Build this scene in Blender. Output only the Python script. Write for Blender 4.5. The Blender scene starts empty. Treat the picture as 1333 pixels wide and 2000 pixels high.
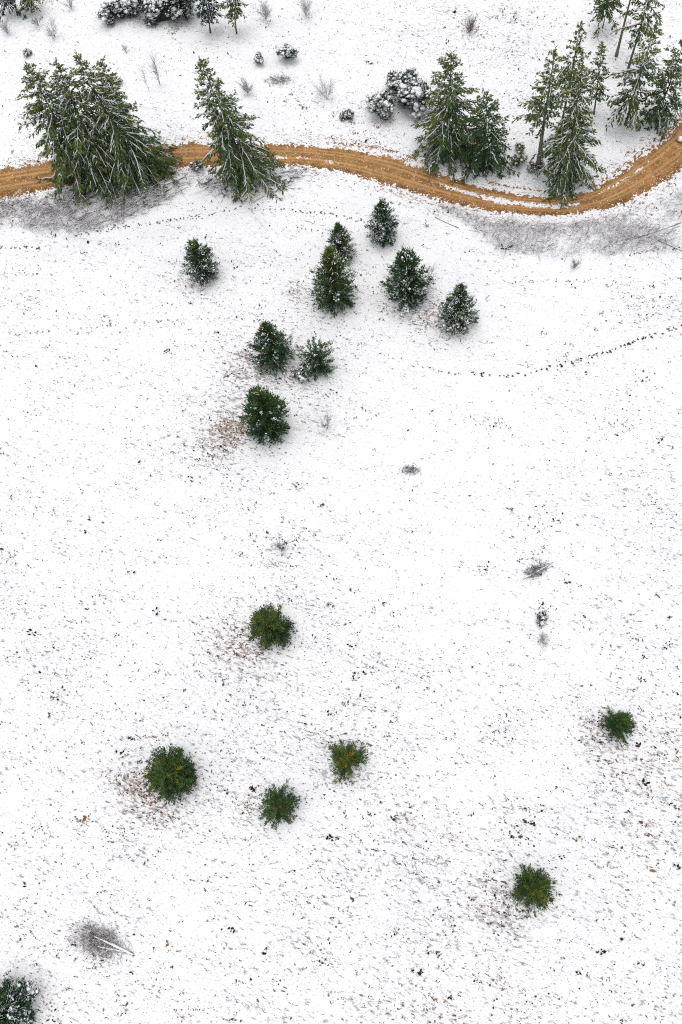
import bpy, math
import numpy as np
from mathutils import Matrix, Vector

# ------------------------------------------------------------------ camera, sky, sun, exposure
scene = bpy.context.scene
COL = scene.collection
CAM_H = 70.0
PW, PH, FPX = 1333.0, 2000.0, 1556.0            # photograph size and focal length in its pixels
NADIR = (775.0, 1580.0)                         # where straight down falls in the photograph
dn = np.array([NADIR[0]-PW/2, -(NADIR[1]-PH/2), -FPX]); dn /= np.linalg.norm(dn)
zc = -dn
yc = np.array([0., 1., 0.]) - zc*zc[1]; yc /= np.linalg.norm(yc)
xc = np.cross(yc, zc)
RWC = np.array([xc, yc, zc])                    # camera axes -> world axes
cam_d = bpy.data.cameras.new('camera'); cam = bpy.data.objects.new('camera', cam_d); COL.objects.link(cam)
cam_d.sensor_fit = 'VERTICAL'; cam_d.sensor_height = 36.0; cam_d.lens = 36.0*FPX/PH
cam_d.clip_start = 0.5; cam_d.clip_end = 9000
cam.matrix_world = Matrix.Translation((0, 0, CAM_H)) @ Matrix(RWC.tolist()).to_4x4()
scene.camera = cam

world = bpy.data.worlds.new('World'); scene.world = world; world.use_nodes = True
wn = world.node_tree; wn.nodes.clear()
SUN_EL, SUN_AZ = math.radians(84), math.radians(-35)     # azimuth clockwise from +Y
sky = wn.nodes.new('ShaderNodeTexSky'); sky.sky_type = 'NISHITA'; sky.sun_disc = False
sky.sun_elevation = SUN_EL; sky.sun_rotation = SUN_AZ
sky.air_density = 1.0; sky.dust_density = 4.0; sky.ozone_density = 1.0
hs = wn.nodes.new('ShaderNodeHueSaturation'); hs.inputs['Saturation'].default_value = 0.22   # an overcast, nearly grey sky
bg = wn.nodes.new('ShaderNodeBackground'); bg.inputs['Strength'].default_value = 0.15
wo = wn.nodes.new('ShaderNodeOutputWorld')
wn.links.new(sky.outputs[0], hs.inputs['Color']); wn.links.new(hs.outputs[0], bg.inputs['Color']); wn.links.new(bg.outputs[0], wo.inputs[0])
sd = bpy.data.lights.new('sun', 'SUN'); sd.energy = 0.5; sd.angle = math.radians(150); sd.color = (1.0, 0.965, 0.92)
sun = bpy.data.objects.new('sun', sd); COL.objects.link(sun)
sv = Vector((math.sin(SUN_AZ)*math.cos(SUN_EL), math.cos(SUN_AZ)*math.cos(SUN_EL), math.sin(SUN_EL)))
sun.rotation_euler = sv.to_track_quat('Z', 'Y').to_euler(); sun.location = (0, 0, 150)
vs = scene.view_settings
vs.view_transform = 'Standard'; vs.look = 'None'; vs.gamma = 1.0; vs.use_curve_mapping = False
vs.exposure = 0.2
scene.cycles.filter_width = 1.1
scene.cycles.use_denoising = False
scene.cycles.max_bounces = 5; scene.cycles.diffuse_bounces = 3

# ------------------------------------------------------------------ noise, terrain, projection
rng = np.random.default_rng(11)
def hash2(ix, iy, seed):
    m = np.uint64(0xffffffff)
    h = (ix.astype(np.int64).astype(np.uint64)*np.uint64(374761393) + iy.astype(np.int64).astype(np.uint64)*np.uint64(668265263) + np.uint64(seed*974711+17)) & m
    h = ((h ^ (h >> np.uint64(13)))*np.uint64(1274126177)) & m
    h = ((h ^ (h >> np.uint64(15)))*np.uint64(2246822519)) & m
    h = h ^ (h >> np.uint64(16))
    return h.astype(np.float64)/4294967295.0
def vnoise(x, y, seed=0):
    x = np.asarray(x, float); y = np.asarray(y, float)
    ix = np.floor(x); iy = np.floor(y); fx = x-ix; fy = y-iy
    fx = fx*fx*(3-2*fx); fy = fy*fy*(3-2*fy)
    a = hash2(ix, iy, seed); b = hash2(ix+1, iy, seed); c = hash2(ix, iy+1, seed); d = hash2(ix+1, iy+1, seed)
    return (a*(1-fx)+b*fx)*(1-fy)+(c*(1-fx)+d*fx)*fy
def fbm(x, y, octv=4, seed=0):
    s = 0; a = 0.5; t = 0
    for o in range(octv):
        s = s+a*vnoise(x*2**o+o*7.3, y*2**o-o*3.1, seed+o); t += a; a *= 0.55
    return s/t
def sstep(a, b, x):
    t = np.clip((x-a)/(b-a), 0, 1); return t*t*(3-2*t)
def terrain(x, y):
    x = np.asarray(x, float); y = np.asarray(y, float)
    return 0.35*np.sin(x*0.06+0.7)*np.cos(y*0.05) + 0.25*np.sin(y*0.11-x*0.03)
def project(P):
    q = (np.asarray(P, float)-np.array([0, 0, CAM_H])) @ RWC
    return np.stack([PW/2+FPX*q[..., 0]/-q[..., 2], PH/2-FPX*q[..., 1]/-q[..., 2]], -1)
def at(px, py):
    """where the photograph's pixel meets the ground, vectorised"""
    px = np.asarray(px, float); py = np.asarray(py, float)
    d = np.stack([px-PW/2, -(py-PH/2), np.full(np.shape(px), -FPX)], -1) @ RWC.T
    z = np.zeros(np.shape(px))
    for _ in range(6):
        t = (z-CAM_H)/d[..., 2]
        X = d[..., 0]*t; Y = d[..., 1]*t; z = terrain(X, Y)
    return np.stack([X, Y, z], -1)
def mpp(P):
    """metres per photograph pixel at a point"""
    q = (np.asarray(P, float)-np.array([0, 0, CAM_H])) @ RWC
    return -q[2]/FPX

# ------------------------------------------------------------------ mesh and scene helpers
class MB:
    """collects vertices, faces and a per-vertex tint, links them as ONE mesh object"""
    def __init__(s): s.v = []; s.f = []; s.t = []; s.n = 0
    def add(s, verts, faces, tint=0.5):
        verts = np.asarray(verts, float).reshape(-1, 3); faces = np.asarray(faces, int)
        if len(verts) == 0: return
        s.v.append(verts); s.f.append(faces+s.n)
        s.t.append(np.broadcast_to(np.asarray(tint, float), (len(verts),)).copy()); s.n += len(verts)
    def diamonds(s, P, D, S, l, w, tint):
        """pointed leaf-like quads from P along D, width along S"""
        n = len(P)
        if n == 0: return
        l = np.broadcast_to(l, (n,))[:, None]; w = np.broadcast_to(w, (n,))[:, None]
        m = P+D*l*0.45
        V = np.stack([P, m+S*w/2, P+D*l, m-S*w/2], 1).reshape(-1, 3)
        s.add(V, np.arange(4*n).reshape(n, 4), np.repeat(np.broadcast_to(tint, (n,)), 4))
    def tube(s, pts, rad, sides=5, tint=0.5):
        pts = np.asarray(pts, float); k = len(pts); rad = np.broadcast_to(rad, (k,))
        d = np.gradient(pts, axis=0); d /= np.linalg.norm(d, axis=1)[:, None]+1e-9
        ref = np.where(np.abs(d[:, 2:3]) > 0.9, np.array([[1., 0, 0]]), np.array([[0, 0, 1.]]))
        a = np.cross(d, ref); a /= np.linalg.norm(a, axis=1)[:, None]+1e-9; b = np.cross(d, a)
        ph = np.arange(sides)*2*math.pi/sides
        V = pts[:, None, :]+(a[:, None, :]*np.cos(ph)[None, :, None]+b[:, None, :]*np.sin(ph)[None, :, None])*rad[:, None, None]
        i = np.arange(k-1)[:, None]*sides; j = np.arange(sides)[None, :]; jn = (j+1) % sides
        F = np.stack([i+j, i+jn, i+sides+jn, i+sides+j], -1).reshape(-1, 4)
        s.add(V, F, tint)
        c = len(pts)*sides
        s.add(np.array([pts[-1]+d[-1]*rad[-1]*0.6]), np.zeros((0, 4), int), tint)
        s.f.append(np.array([[s.n-1-sides+q, s.n-1-sides+(q+1) % sides, s.n-1, s.n-1] for q in range(sides)]))
    def prisms(s, A, B, ra, rb, tint):
        """many thin three-sided sticks at once"""
        n = len(A)
        if n == 0: return
        d = B-A; d = d/(np.linalg.norm(d, axis=1)[:, None]+1e-9)
        ref = np.where(np.abs(d[:, 2:3]) > 0.9, np.array([[1., 0, 0]]), np.array([[0, 0, 1.]]))
        a = np.cross(d, ref); a /= np.linalg.norm(a, axis=1)[:, None]+1e-9; b = np.cross(a, d)
        ra = np.broadcast_to(ra, (n,)); rb = np.broadcast_to(rb, (n,)); V = []
        for P, r in ((A, ra), (B, rb)):
            for k in range(3):
                an = math.pi/2+k*2*math.pi/3
                V.append(P+(a*math.cos(an)+b*math.sin(an))*r[:, None])
        V = np.stack(V, 1).reshape(-1, 3); o = (np.arange(n)*6)[:, None]
        F = np.concatenate([o+np.array([[0, 1, 4, 3]]), o+np.array([[1, 2, 5, 4]]), o+np.array([[2, 0, 3, 5]])])
        s.add(V, F, np.repeat(np.broadcast_to(tint, (n,)), 6))
    def blobs(s, C, R, squash=0.55, tint=0.5, r=rng):
        """small irregular rounded lumps"""
        base = np.array([[1, 0, 0], [.5, .87, 0], [-.5, .87, 0], [-1, 0, 0], [-.5, -.87, 0], [.5, -.87, 0], [.45, .26, .8], [-.45, .26, .8], [0, -.52, .8], [0, 0, 1.0]])
        fc = [[0, 1, 6, 6], [1, 2, 7, 6], [2, 3, 7, 7], [3, 4, 8, 7], [4, 5, 8, 8], [5, 0, 6, 8], [6, 7, 9, 9], [7, 8, 9, 9], [8, 6, 9, 9], [5, 4, 3, 2], [5, 2, 1, 0]]
        n = len(C)
        if n == 0: return
        V = np.broadcast_to(base, (n, 10, 3))*r.uniform(.65, 1.3, (n, 10, 1))
        an = r.uniform(0, 6.28, n); ca, sa = np.cos(an)[:, None], np.sin(an)[:, None]
        V = np.stack([V[..., 0]*ca-V[..., 1]*sa, V[..., 0]*sa+V[..., 1]*ca, V[..., 2]*squash], -1)*np.broadcast_to(R, (n,))[:, None, None]+C[:, None, :]
        o = (np.arange(n)*10)[:, None, None]
        s.add(V, (o+np.array(fc)[None]).reshape(-1, 4), tint)
    def build(s, name, mat, parent=None, smooth=False, loc=None):
        me = bpy.data.meshes.new(name)
        V = np.concatenate(s.v); F = np.concatenate([f.reshape(-1, 4) for f in s.f]); T = np.concatenate(s.t)
        tri = F[:, 2] == F[:, 3]
        sizes = np.where(tri, 3, 4)
        loops = F[np.stack([np.ones_like(tri), np.ones_like(tri), np.ones_like(tri), ~tri], 1)]
        me.vertices.add(len(V)); me.vertices.foreach_set('co', V.astype(np.float32).ravel())
        me.loops.add(len(loops)); me.loops.foreach_set('vertex_index', loops.astype(np.int32))
        me.polygons.add(len(F)); me.polygons.foreach_set('loop_start', np.concatenate([[0], np.cumsum(sizes)[:-1]]).astype(np.int32))
        me.update(calc_edges=True)
        if smooth: me.polygons.foreach_set('use_smooth', np.ones(len(F), bool))
        at_ = me.attributes.new('tint', 'FLOAT', 'POINT'); at_.data.foreach_set('value', T.astype(np.float32))
        me.materials.append(mat)
        o = bpy.data.objects.new(name, me); COL.objects.link(o)
        if parent is not None: o.parent = parent
        if loc is not None: o.location = loc
        return o
def tag(o, label=None, cat=None, group=None, kind=None):
    if label: o['label'] = label
    if cat: o['category'] = cat
    if group: o['group'] = group
    if kind: o['kind'] = kind
    return o
def thing(name, loc, label, cat, group=None):
    o = bpy.data.objects.new(name, None); COL.objects.link(o); o.location = loc; o.empty_display_size = 0.5
    return tag(o, label, cat, group)
def unit(v): return v/(np.linalg.norm(v, axis=-1, keepdims=True)+1e-9)
def rand_unit(n, r): return unit(r.normal(size=(n, 3)))

# ------------------------------------------------------------------ materials
def new_mat(name, rough=0.85, spec=0.15):
    m = bpy.data.materials.new(name); m.use_nodes = True
    b = m.node_tree.nodes['Principled BSDF']; b.inputs['Roughness'].default_value = rough
    b.inputs['Specular IOR Level'].default_value = spec
    return m, m.node_tree, b
def ramp_node(nt, stops):
    r = nt.nodes.new('ShaderNodeValToRGB'); e = r.color_ramp.elements
    while len(e) < len(stops): e.new(0.5)
    for k, (p, c) in enumerate(stops): e[k].position = p; e[k].color = (*c, 1)
    return r
def tint_mat(name, stops, rough=0.8, spec=0.15, noise=None, trans=0.0):
    """colour from the mesh's own tint, broken up by a little noise"""
    m, nt, b = new_mat(name, rough, spec)
    a = nt.nodes.new('ShaderNodeAttribute'); a.attribute_name = 'tint'
    r = ramp_node(nt, stops)
    src = a.outputs['Fac']
    if noise:
        tc = nt.nodes.new('ShaderNodeTexCoord'); n = nt.nodes.new('ShaderNodeTexNoise')
        n.inputs['Scale'].default_value = noise[0]; n.inputs['Detail'].default_value = 3
        nt.links.new(tc.outputs['Object'], n.inputs['Vector'])
        ma = nt.nodes.new('ShaderNodeMath'); ma.operation = 'MULTIPLY_ADD'; ma.inputs[1].default_value = noise[1]
        nt.links.new(n.outputs['Fac'], ma.inputs[0])
        su = nt.nodes.new('ShaderNodeMath'); su.operation = 'SUBTRACT'; su.inputs[1].default_value = noise[1]/2
        nt.links.new(src, su.inputs[0]); nt.links.new(su.outputs[0], ma.inputs[2]); src = ma.outputs[0]
    nt.links.new(src, r.inputs[0]); nt.links.new(r.outputs[0], b.inputs['Base Color'])
    return m
M = {}
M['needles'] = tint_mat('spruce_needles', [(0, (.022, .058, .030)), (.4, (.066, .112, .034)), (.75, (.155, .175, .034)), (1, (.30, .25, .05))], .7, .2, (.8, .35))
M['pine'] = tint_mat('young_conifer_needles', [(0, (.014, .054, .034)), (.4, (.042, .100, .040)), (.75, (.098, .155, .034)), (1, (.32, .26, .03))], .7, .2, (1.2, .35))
M['blue'] = tint_mat('frosted_needles', [(0, (.016, .038, .034)), (.6, (.036, .068, .050)), (1, (.10, .13, .06))], .7, .2, (1.2, .3))
M['snow'] = tint_mat('snow', [(0, (.80, .81, .84)), (1, (.88, .885, .895))], .75, .2, (3, .4))
M['bark'] = tint_mat('bark', [(0, (.045, .036, .028)), (.6, (.13, .11, .085)), (1, (.26, .24, .21))], .9, .1, (6, .8))
M['twig'] = tint_mat('snowy_twigs', [(0, (.035, .026, .024)), (.35, (.13, .11, .105)), (.6, (.33, .30, .30)), (.8, (.70, .69, .70)), (1, (.86, .86, .87))], .9, .1)
M['tuft'] = tint_mat('dry_grass', [(0, (.012, .010, .010)), (.3, (.045, .032, .022)), (.5, (.26, .115, .032)), (.7, (.28, .23, .19)), (1, (.50, .48, .47))], .9, .1)
M['rock'] = tint_mat('stone', [(0, (.10, .07, .05)), (1, (.30, .22, .15))], .9, .1, (4, .8))

# ------------------------------------------------------------------ road layout (edges read off the photograph, laid on the ground)
ROAD = [(-260, 372, 436), (-120, 352, 412), (0, 331, 386), (60, 322, 377), (110, 314, 370), (200, 300, 352), (270, 289, 338), (330, 281, 329), (400, 279, 325), (480, 279, 322), (550, 280, 323),
        (620, 285, 328), (680, 291, 338), (730, 298, 354), (780, 309, 370), (840, 333, 388), (900, 354, 402), (960, 370, 413), (1020, 380, 420), (1080, 386, 422), (1140, 379, 419),
        (1200, 348, 406), (1260, 303, 379), (1333, 240, 331), (1400, 175, 275), (1470, 90, 200)]
rx = np.array([r[0] for r in ROAD], float)
def road_edges(px): return np.interp(px, rx, [r[1] for r in ROAD]), np.interp(px, rx, [r[2] for r in ROAD])
def smooth1(a, k):
    ker = np.hanning(k+2)[1:-1]; ker /= ker.sum()
    return np.convolve(np.pad(a, (k//2, k//2), 'edge'), ker, 'valid')[:len(a)]
rs = np.linspace(rx[0], rx[-1], 900)
re0, re1 = road_edges(rs); re0 = smooth1(re0, 61); re1 = smooth1(re1, 61)
RE0, RE1 = at(rs, re0), at(rs, re1)                       # far edge, near edge (world)
RC = (RE0+RE1)/2
seg = np.concatenate([[0], np.cumsum(np.linalg.norm(np.diff(RC[:, :2], axis=0), axis=1))])

# ------------------------------------------------------------------ ground cover maps (where grass, litter and scrub show through the snow)
DX = np.linspace(0, 1333, 7); DY = np.array([-200, 100, 300, 450, 600, 750, 900, 1050, 1200, 1350, 1500, 1650, 1800, 1950, 2100.])
DT = np.array([[.22, .22, .26, .30, .48, .55, .60], [.22, .20, .18, .24, .52, .42, .50], [.28, .20, .18, .36, .32, .16, .30],
    [.22, .22, .30, .32, .16, .24, .36], [.28, .28, .44, .42, .30, .24, .44], [.32, .34, .60, .36, .20, .26, .34], [.34, .38, .50, .30, .14, .36, .52],
    [.42, .42, .36, .40, .20, .36, .60], [.46, .42, .50, .50, .34, .42, .52], [.42, .46, .50, .50, .36, .46, .60], [.42, .60, .60, .58, .36, .52, .72],
    [.58, .54, .56, .54, .52, .60, .64], [.38, .42, .56, .62, .64, .60, .64], [.34, .42, .54, .58, .60, .62, .66], [.34, .42, .54, .58, .60, .62, .66]])
def dens_at(P):
    q = project(P); fx = np.clip(q[..., 0]/1333*6, 0, 5.999); fy = np.interp(q[..., 1], DY, np.arange(len(DY)))
    fy = np.clip(fy, 0, len(DY)-1.001); ix = fx.astype(int); iy = fy.astype(int); ax = fx-ix; ay = fy-iy
    return (DT[iy, ix]*(1-ax)+DT[iy, ix+1]*ax)*(1-ay)+(DT[iy+1, ix]*(1-ax)+DT[iy+1, ix+1]*ax)*ay
# (px, py, radius px, strength, brownness)
PATCH = [(462, 835, 42, .8, 1), (448, 868, 46, .5, .8), (415, 860, 50, .25, .5), (475, 1255, 42, .65, .9), (430, 1270, 60, .45, .5), (520, 1285, 30, .5, .6), (280, 1535, 46, .8, .8), (320, 1565, 40, .7, .8), (230, 1530, 60, .45, .4),
         (515, 1605, 46, .6, .3), (490, 1570, 30, .6, .3), (960, 1755, 62, .6, .1), (1015, 1775, 50, .6, .1), (1180, 1455, 50, .6, .2), (1165, 1415, 34, .6, .3), (375, 545, 40, .55, .8), (340, 540, 40, .35, .6), (590, 575, 46, .5, .5),
         (655, 608, 30, .5, .6), (840, 615, 44, .6, .9), (810, 600, 36, .5, .7), (760, 590, 40, .4, .4), (880, 650, 34, .5, .8), (510, 715, 36, .6, .8), (465, 695, 34, .6, .2), (570, 735, 34, .5, .8), (610, 745, 32, .5, .1), (450, 760, 60, .4, .3),
         (735, 425, 26, .4, .8), (685, 560, 50, .25, .3), (990, 1418, 40, .5, .2), (1000, 640, 60, .12, .2), (620, 795, 40, .35, .2), (90, 3, 16, .9, 1), (255, 28, 14, .7, 1), (340, 55, 18, .7, 1), (50, 235, 18, .6, 1), (20, 410, 26, .9, 1),
         (920, 55, 24, .6, 1), (680, 1480, 44, .4, .3), (640, 1500, 26, .4, .4), (200, 1850, 50, .4, .3), (60, 1945, 60, .4, .1), (940, 40, 60, .35, .8), (1000, 110, 50, .3, .6), (870, 105, 30, .25, .5), (985, 25, 40, .3, .5), (1180, 30, 40, .3, .3), (1240, 120, 40, .3, .3), (1010, 200, 40, .3, .5), (880, 20, 40, .25, .6), (700, 215, 60, .22, .3), (600, 200, 40, .2, .2), (330, 240, 60, .12, .1), (60, 290, 60, .35, .3), (420, 25, 40, .3, .5), (750, 10, 60, .25, .3), (1290, 30, 40, .3, .4), (1060, 1240, 24, .5, .1), (550, 1065, 24, .4, .6)]
# scrub belts either side of the road: polygons on the photograph
ZONES = [[(-60, 400), (100, 388), (230, 372), (350, 338), (385, 350), (345, 385), (260, 425), (170, 455), (60, 448), (-60, 440)],
         [(380, 345), (480, 372), (560, 330), (600, 332), (560, 372), (480, 395), (400, 385)],
         [(850, 402), (945, 428), (1060, 440), (1150, 436), (1260, 398), (1400, 350), (1400, 500), (1250, 492), (1100, 505), (985, 495), (925, 448)]]
def in_poly(P, poly):
    x, y = P[..., 0], P[..., 1]; c = np.zeros(x.shape, bool); n = len(poly)
    for i in range(n):
        x1, y1 = poly[i][0], poly[i][1]; x2, y2 = poly[i-1][0], poly[i-1][1]
        k = (y1 > y) != (y2 > y)
        c ^= k & (x < (x2-x1)*(y-y1)/(y2-y1+1e-12)+x1)
    return c
ZW = [at([p[0] for p in z], [p[1] for p in z]) for z in ZONES]
STREAK = at(900, 1560)-at(600, 1450); STREAK = STREAK[:2]/np.linalg.norm(STREAK[:2]); CROSS = np.array([-STREAK[1], STREAK[0]])
def cover(P):
    """(grass density, brownness, scrub) at world points"""
    P = np.asarray(P, float)
    d = dens_at(P); br = np.zeros(d.shape)
    for (px, py, r, s, b) in PATCH:
        c = at(px, py); R = r*mpp(c)*1.0
        g = np.exp(-((P[..., 0]-c[0])**2+(P[..., 1]-c[1])**2)/(R*R))*s
        d = d+g*0.75; br = np.maximum(br, g*b)
    big = fbm(P[..., 0]*0.10, P[..., 1]*0.10, 3, 5)
    d = d*(0.45+1.1*big)
    rd = np.full(d.shape, 1e9)
    for k in range(0, len(RC), 10): rd = np.minimum(rd, np.hypot(P[..., 0]-RC[k, 0], P[..., 1]-RC[k, 1]))
    verge = np.exp(-((rd-2.3)/1.3)**2)*(.35+.9*fbm(P[..., 0]*.25, P[..., 1]*.25, 3, 71))
    d = d+verge*.55; br = np.maximum(br, verge*.9)
    sc = np.zeros(d.shape)
    wob = P[..., :2]+1.6*np.stack([fbm(P[..., 0]*.35, P[..., 1]*.35, 3, 31)-.5, fbm(P[..., 0]*.35, P[..., 1]*.35, 3, 37)-.5], -1)*2
    for z in ZW: sc = np.maximum(sc, in_poly(wob, z[:, :2]).astype(float))
    return np.clip(d, 0, 1.4), np.clip(br, 0, 1), sc

# ------------------------------------------------------------------ ground sheet
def axis(a, b, step, far):
    core = np.arange(a, b+1e-6, step); out = []; s = step; x = b
    while x < far: s *= 1.25; x += s; out.append(x)
    lo = []; s = step; x = a
    while x > -far: s *= 1.25; x -= s; lo.append(x)
    return np.concatenate([lo[::-1], core, out])
gx = axis(-82, 82, 0.3, 4000); gy = axis(-28, 125, 0.3, 4000)
GX, GY = np.meshgrid(gx, gy)
rdist = np.full(GX.shape, 1e9)
for k in range(0, len(RC), 10): rdist = np.minimum(rdist, np.hypot(GX-RC[k, 0], GY-RC[k, 1]))
soft = 0.05*(fbm(GX*0.7, GY*0.7, 3, 77)-.5)*sstep(4, 7, rdist)
fade = np.exp(-(np.maximum(np.hypot(GX, GY)-200, 0)/300))
GZ = (terrain(GX, GY)+soft)*fade
core_m = (np.abs(GX) < 84) & (GY > -30) & (GY < 127)
gd = np.full(GX.shape, 0.4); gb = np.zeros(GX.shape); gs = np.zeros(GX.shape)
Pc = np.stack([GX[core_m], GY[core_m], GZ[core_m]], -1)
gd[core_m], gb[core_m], gs[core_m] = cover(Pc)
ny, nx = GX.shape
idx = np.arange(ny*nx).reshape(ny, nx)
g = MB(); g.add(np.stack([GX, GY, GZ], -1).reshape(-1, 3), np.stack([idx[:-1, :-1], idx[:-1, 1:], idx[1:, 1:], idx[1:, :-1]], -1).reshape(-1, 4), 0.5)
mg, nt, b = new_mat('snow_over_grass', .8, .15)
L = nt.links.new
def N(t, **kw):
    n = nt.nodes.new(t)
    for k, v in kw.items():
        if k in n.inputs: n.inputs[k].default_value = v
        else: setattr(n, k, v)
    return n
def math_(op, a, b_=None, c=None):
    n = nt.nodes.new('ShaderNodeMath'); n.operation = op
    for i, v in enumerate((a, b_, c)):
        if v is None: continue
        if hasattr(v, 'links'): L(v, n.inputs[i])
        else: n.inputs[i].default_value = v
    return n.outputs[0]
def attr(n_): a = N('ShaderNodeAttribute'); a.attribute_name = n_; return a.outputs['Fac']
def mapr(v, a, b_, smooth=True):
    n = N('ShaderNodeMapRange'); n.interpolation_type = 'SMOOTHSTEP' if smooth else 'LINEAR'
    L(v, n.inputs['Value'])
    for nm, q in (('From Min', a), ('From Max', b_)):
        if hasattr(q, 'links'): L(q, n.inputs[nm])
        else: n.inputs[nm].default_value = q
    return n.outputs[0]
def mixc(f, a, b_):
    n = N('ShaderNodeMix'); n.data_type = 'RGBA'
    if hasattr(f, 'links'): L(f, n.inputs[0])
    else: n.inputs[0].default_value = f
    for i, q in ((6, a), (7, b_)):
        if hasattr(q, 'links'): L(q, n.inputs[i])
        else: n.inputs[i].default_value = (*q, 1)
    return n.outputs[2]
tc = N('ShaderNodeTexCoord')
mp = N('ShaderNodeMapping'); mp.vector_type = 'TEXTURE'; mp.inputs['Rotation'].default_value = (0, 0, math.atan2(STREAK[1], STREAK[0])); mp.inputs['Scale'].default_value = (1.5, .72, 1)
L(tc.outputs['Object'], mp.inputs['Vector'])
def noise(scale, detail=3, rough=.6, vec=None, dist=0):
    n = N('ShaderNodeTexNoise', Scale=scale, Detail=detail, Roughness=rough, Distortion=dist)
    L(vec or mp.outputs[0], n.inputs['Vector']); return n.outputs['Fac']
dA, bA, sA = attr('grass'), attr('brown'), attr('scrub')
# fine stubble poking through: thin flecks, more of them where the cover is thin
fine = noise(2.9, 3, .68)
mp2 = N('ShaderNodeMapping'); mp2.vector_type = 'TEXTURE'; mp2.inputs['Rotation'].default_value = (0, 0, math.atan2(STREAK[1], STREAK[0])); mp2.inputs['Scale'].default_value = (7, 1.05, 1)
L(tc.outputs['Object'], mp2.inputs['Vector'])
rows = noise(1.0, 4, .6, mp2.outputs[0])
rowm = math_('MULTIPLY_ADD', rows, -.15, .075)                 # old mowing rows: the stubble stands in lines
patchy = math_('MULTIPLY_ADD', noise(.16, 4, .6, tc.outputs['Object']), -.10, .05)
shift = math_('ADD', rowm, patchy)
thr = math_('ADD', math_('MULTIPLY_ADD', dA, -.125, .632), shift)
m1 = mapr(fine, thr, math_('ADD', thr, .10))
# clods and stalks: smaller, darker
fine2 = noise(4.2, 2, .5, dist=.5)
thr2 = math_('ADD', math_('MULTIPLY_ADD', dA, -.09, .708), shift)
m2 = mapr(fine2, thr2, math_('ADD', thr2, .04))
# scrub belts: streaky litter
scr = noise(4.5, 5, .75, tc.outputs['Object'], 1.5)
m3 = math_('MULTIPLY', mapr(scr, .43, .66), sA)
brn = mapr(noise(2.2, 4, .7), .45, .62)
grass_c = mixc(brn, (.36, .345, .35), (.24, .20, .18))
grass_c = mixc(math_('MULTIPLY', bA, .8), grass_c, (.30, .17, .07))
thin = math_('MULTIPLY', mapr(noise(.9, 5, .65), .50, .72), mapr(rows, .42, .66))
snow_c = mixc(noise(.5, 3, .5), (.855, .86, .875), (.885, .885, .89))
snow_c = mixc(mapr(noise(.11, 4, .55, tc.outputs['Object'], .6), .48, .68), snow_c, (.815, .82, .84))
snow_c = mixc(math_('MULTIPLY', thin, .5), snow_c, (.66, .65, .67))
fine0 = noise(6.5, 3, .6)                                                    # blade tips barely clearing the snow
thr0 = math_('ADD', math_('MULTIPLY_ADD', dA, -.10, .60), shift)
snow_c = mixc(math_('MULTIPLY', mapr(fine0, thr0, math_('ADD', thr0, .08)), .55), snow_c, (.45, .435, .44))        # thin snow with stubble just under it
c1 = mixc(math_('MULTIPLY', m1, .85), snow_c, grass_c)
c2 = mixc(math_('MULTIPLY', m2, .9), c1, (.045, .034, .028))
c3 = mixc(math_('MULTIPLY', m3, .5), c2, (.46, .44, .45))
L(c3, b.inputs['Base Color'])
bp = N('ShaderNodeBump', Strength=.25, Distance=.06); L(noise(5, 4, .6), bp.inputs['Height']); L(bp.outputs[0], b.inputs['Normal'])
ground = g.build('snowy_ground', mg, smooth=True); tag(ground, kind='structure')
for nme, arr in (('grass', gd), ('brown', gb), ('scrub', gs)):
    a_ = ground.data.attributes.new(nme, 'FLOAT', 'POINT'); a_.data.foreach_set('value', arr.astype(np.float32).ravel())

# ------------------------------------------------------------------ dirt road: a sheet on the snow, its edge eaten by drifts
nu = int(seg[-1]/0.065); V_ = np.linspace(-.35, 1.35, 130)
us = np.linspace(0, seg[-1], nu)
E0 = np.stack([np.interp(us, seg, RE0[:, k]) for k in range(2)], -1); E1 = np.stack([np.interp(us, seg, RE1[:, k]) for k in range(2)], -1)
RX = E0[:, None, :]*(1-V_)[None, :, None]+E1[:, None, :]*V_[None, :, None]
rz_ = terrain(RX[..., 0], RX[..., 1])+0.014
RP = np.concatenate([RX, rz_[..., None]], -1)
pxs = project(RP); u_px = pxs[..., 0]
VV = np.broadcast_to(V_, RX.shape[:2])
n1 = fbm(RX[..., 0]*1.1, RX[..., 1]*1.1, 4, 41); n2 = fbm(RX[..., 0]*3.5, RX[..., 1]*3.5, 3, 53); n3 = vnoise(RX[..., 0]*9, RX[..., 1]*9, 59)
n2 = n2*.55+n3*.45
edge = np.minimum(VV, 1-VV)+0.26*(n1-.5)+0.42*(n2-.5)
keep = edge > 0.015
def win(x, a, b_, w): return sstep(a-w, a+w, x)*(1-sstep(b_-w, b_+w, x))
strip = .95*win(u_px, 930, 1135, 50)*np.exp(-((VV-.50+.05*np.sin(us[:, None]*.2))/.17)**2)       # snow ridge between the wheel tracks at the bend
strip2 = win(u_px, 470, 690, 40)*np.exp(-((VV-.62)/.13)**2)*.50 + win(u_px, 850, 960, 40)*np.exp(-((VV-.40)/.10)**2)*.9 + win(u_px, 1140, 1290, 30)*np.exp(-((VV-.28)/.09)**2)*.55
keep &= ~((np.maximum(strip, strip2)+1.7*(n2-.5)+.6*(n1-.5)) > .60)
keep |= (win(u_px, 650, 860, 30) > .5) & (VV < 0) & (VV > -.34) & ((n2*1.5+n1*.5-.5+.4*np.exp(-((VV+.20)/.07)**2)) > .86)   # bare bank above the road
keep |= (win(u_px, 950, 1065, 20) > .5) & (VV < -.05) & ((n2+.4*np.exp(-((VV+.28)/.07)**2)) > .82)
keep |= (np.minimum(VV, 1-VV) > -.2) & (n2 > .70)
keep |= (u_px > 1150) & (VV < 0.02) & (VV > -.22) & (n2 > .52)
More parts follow.
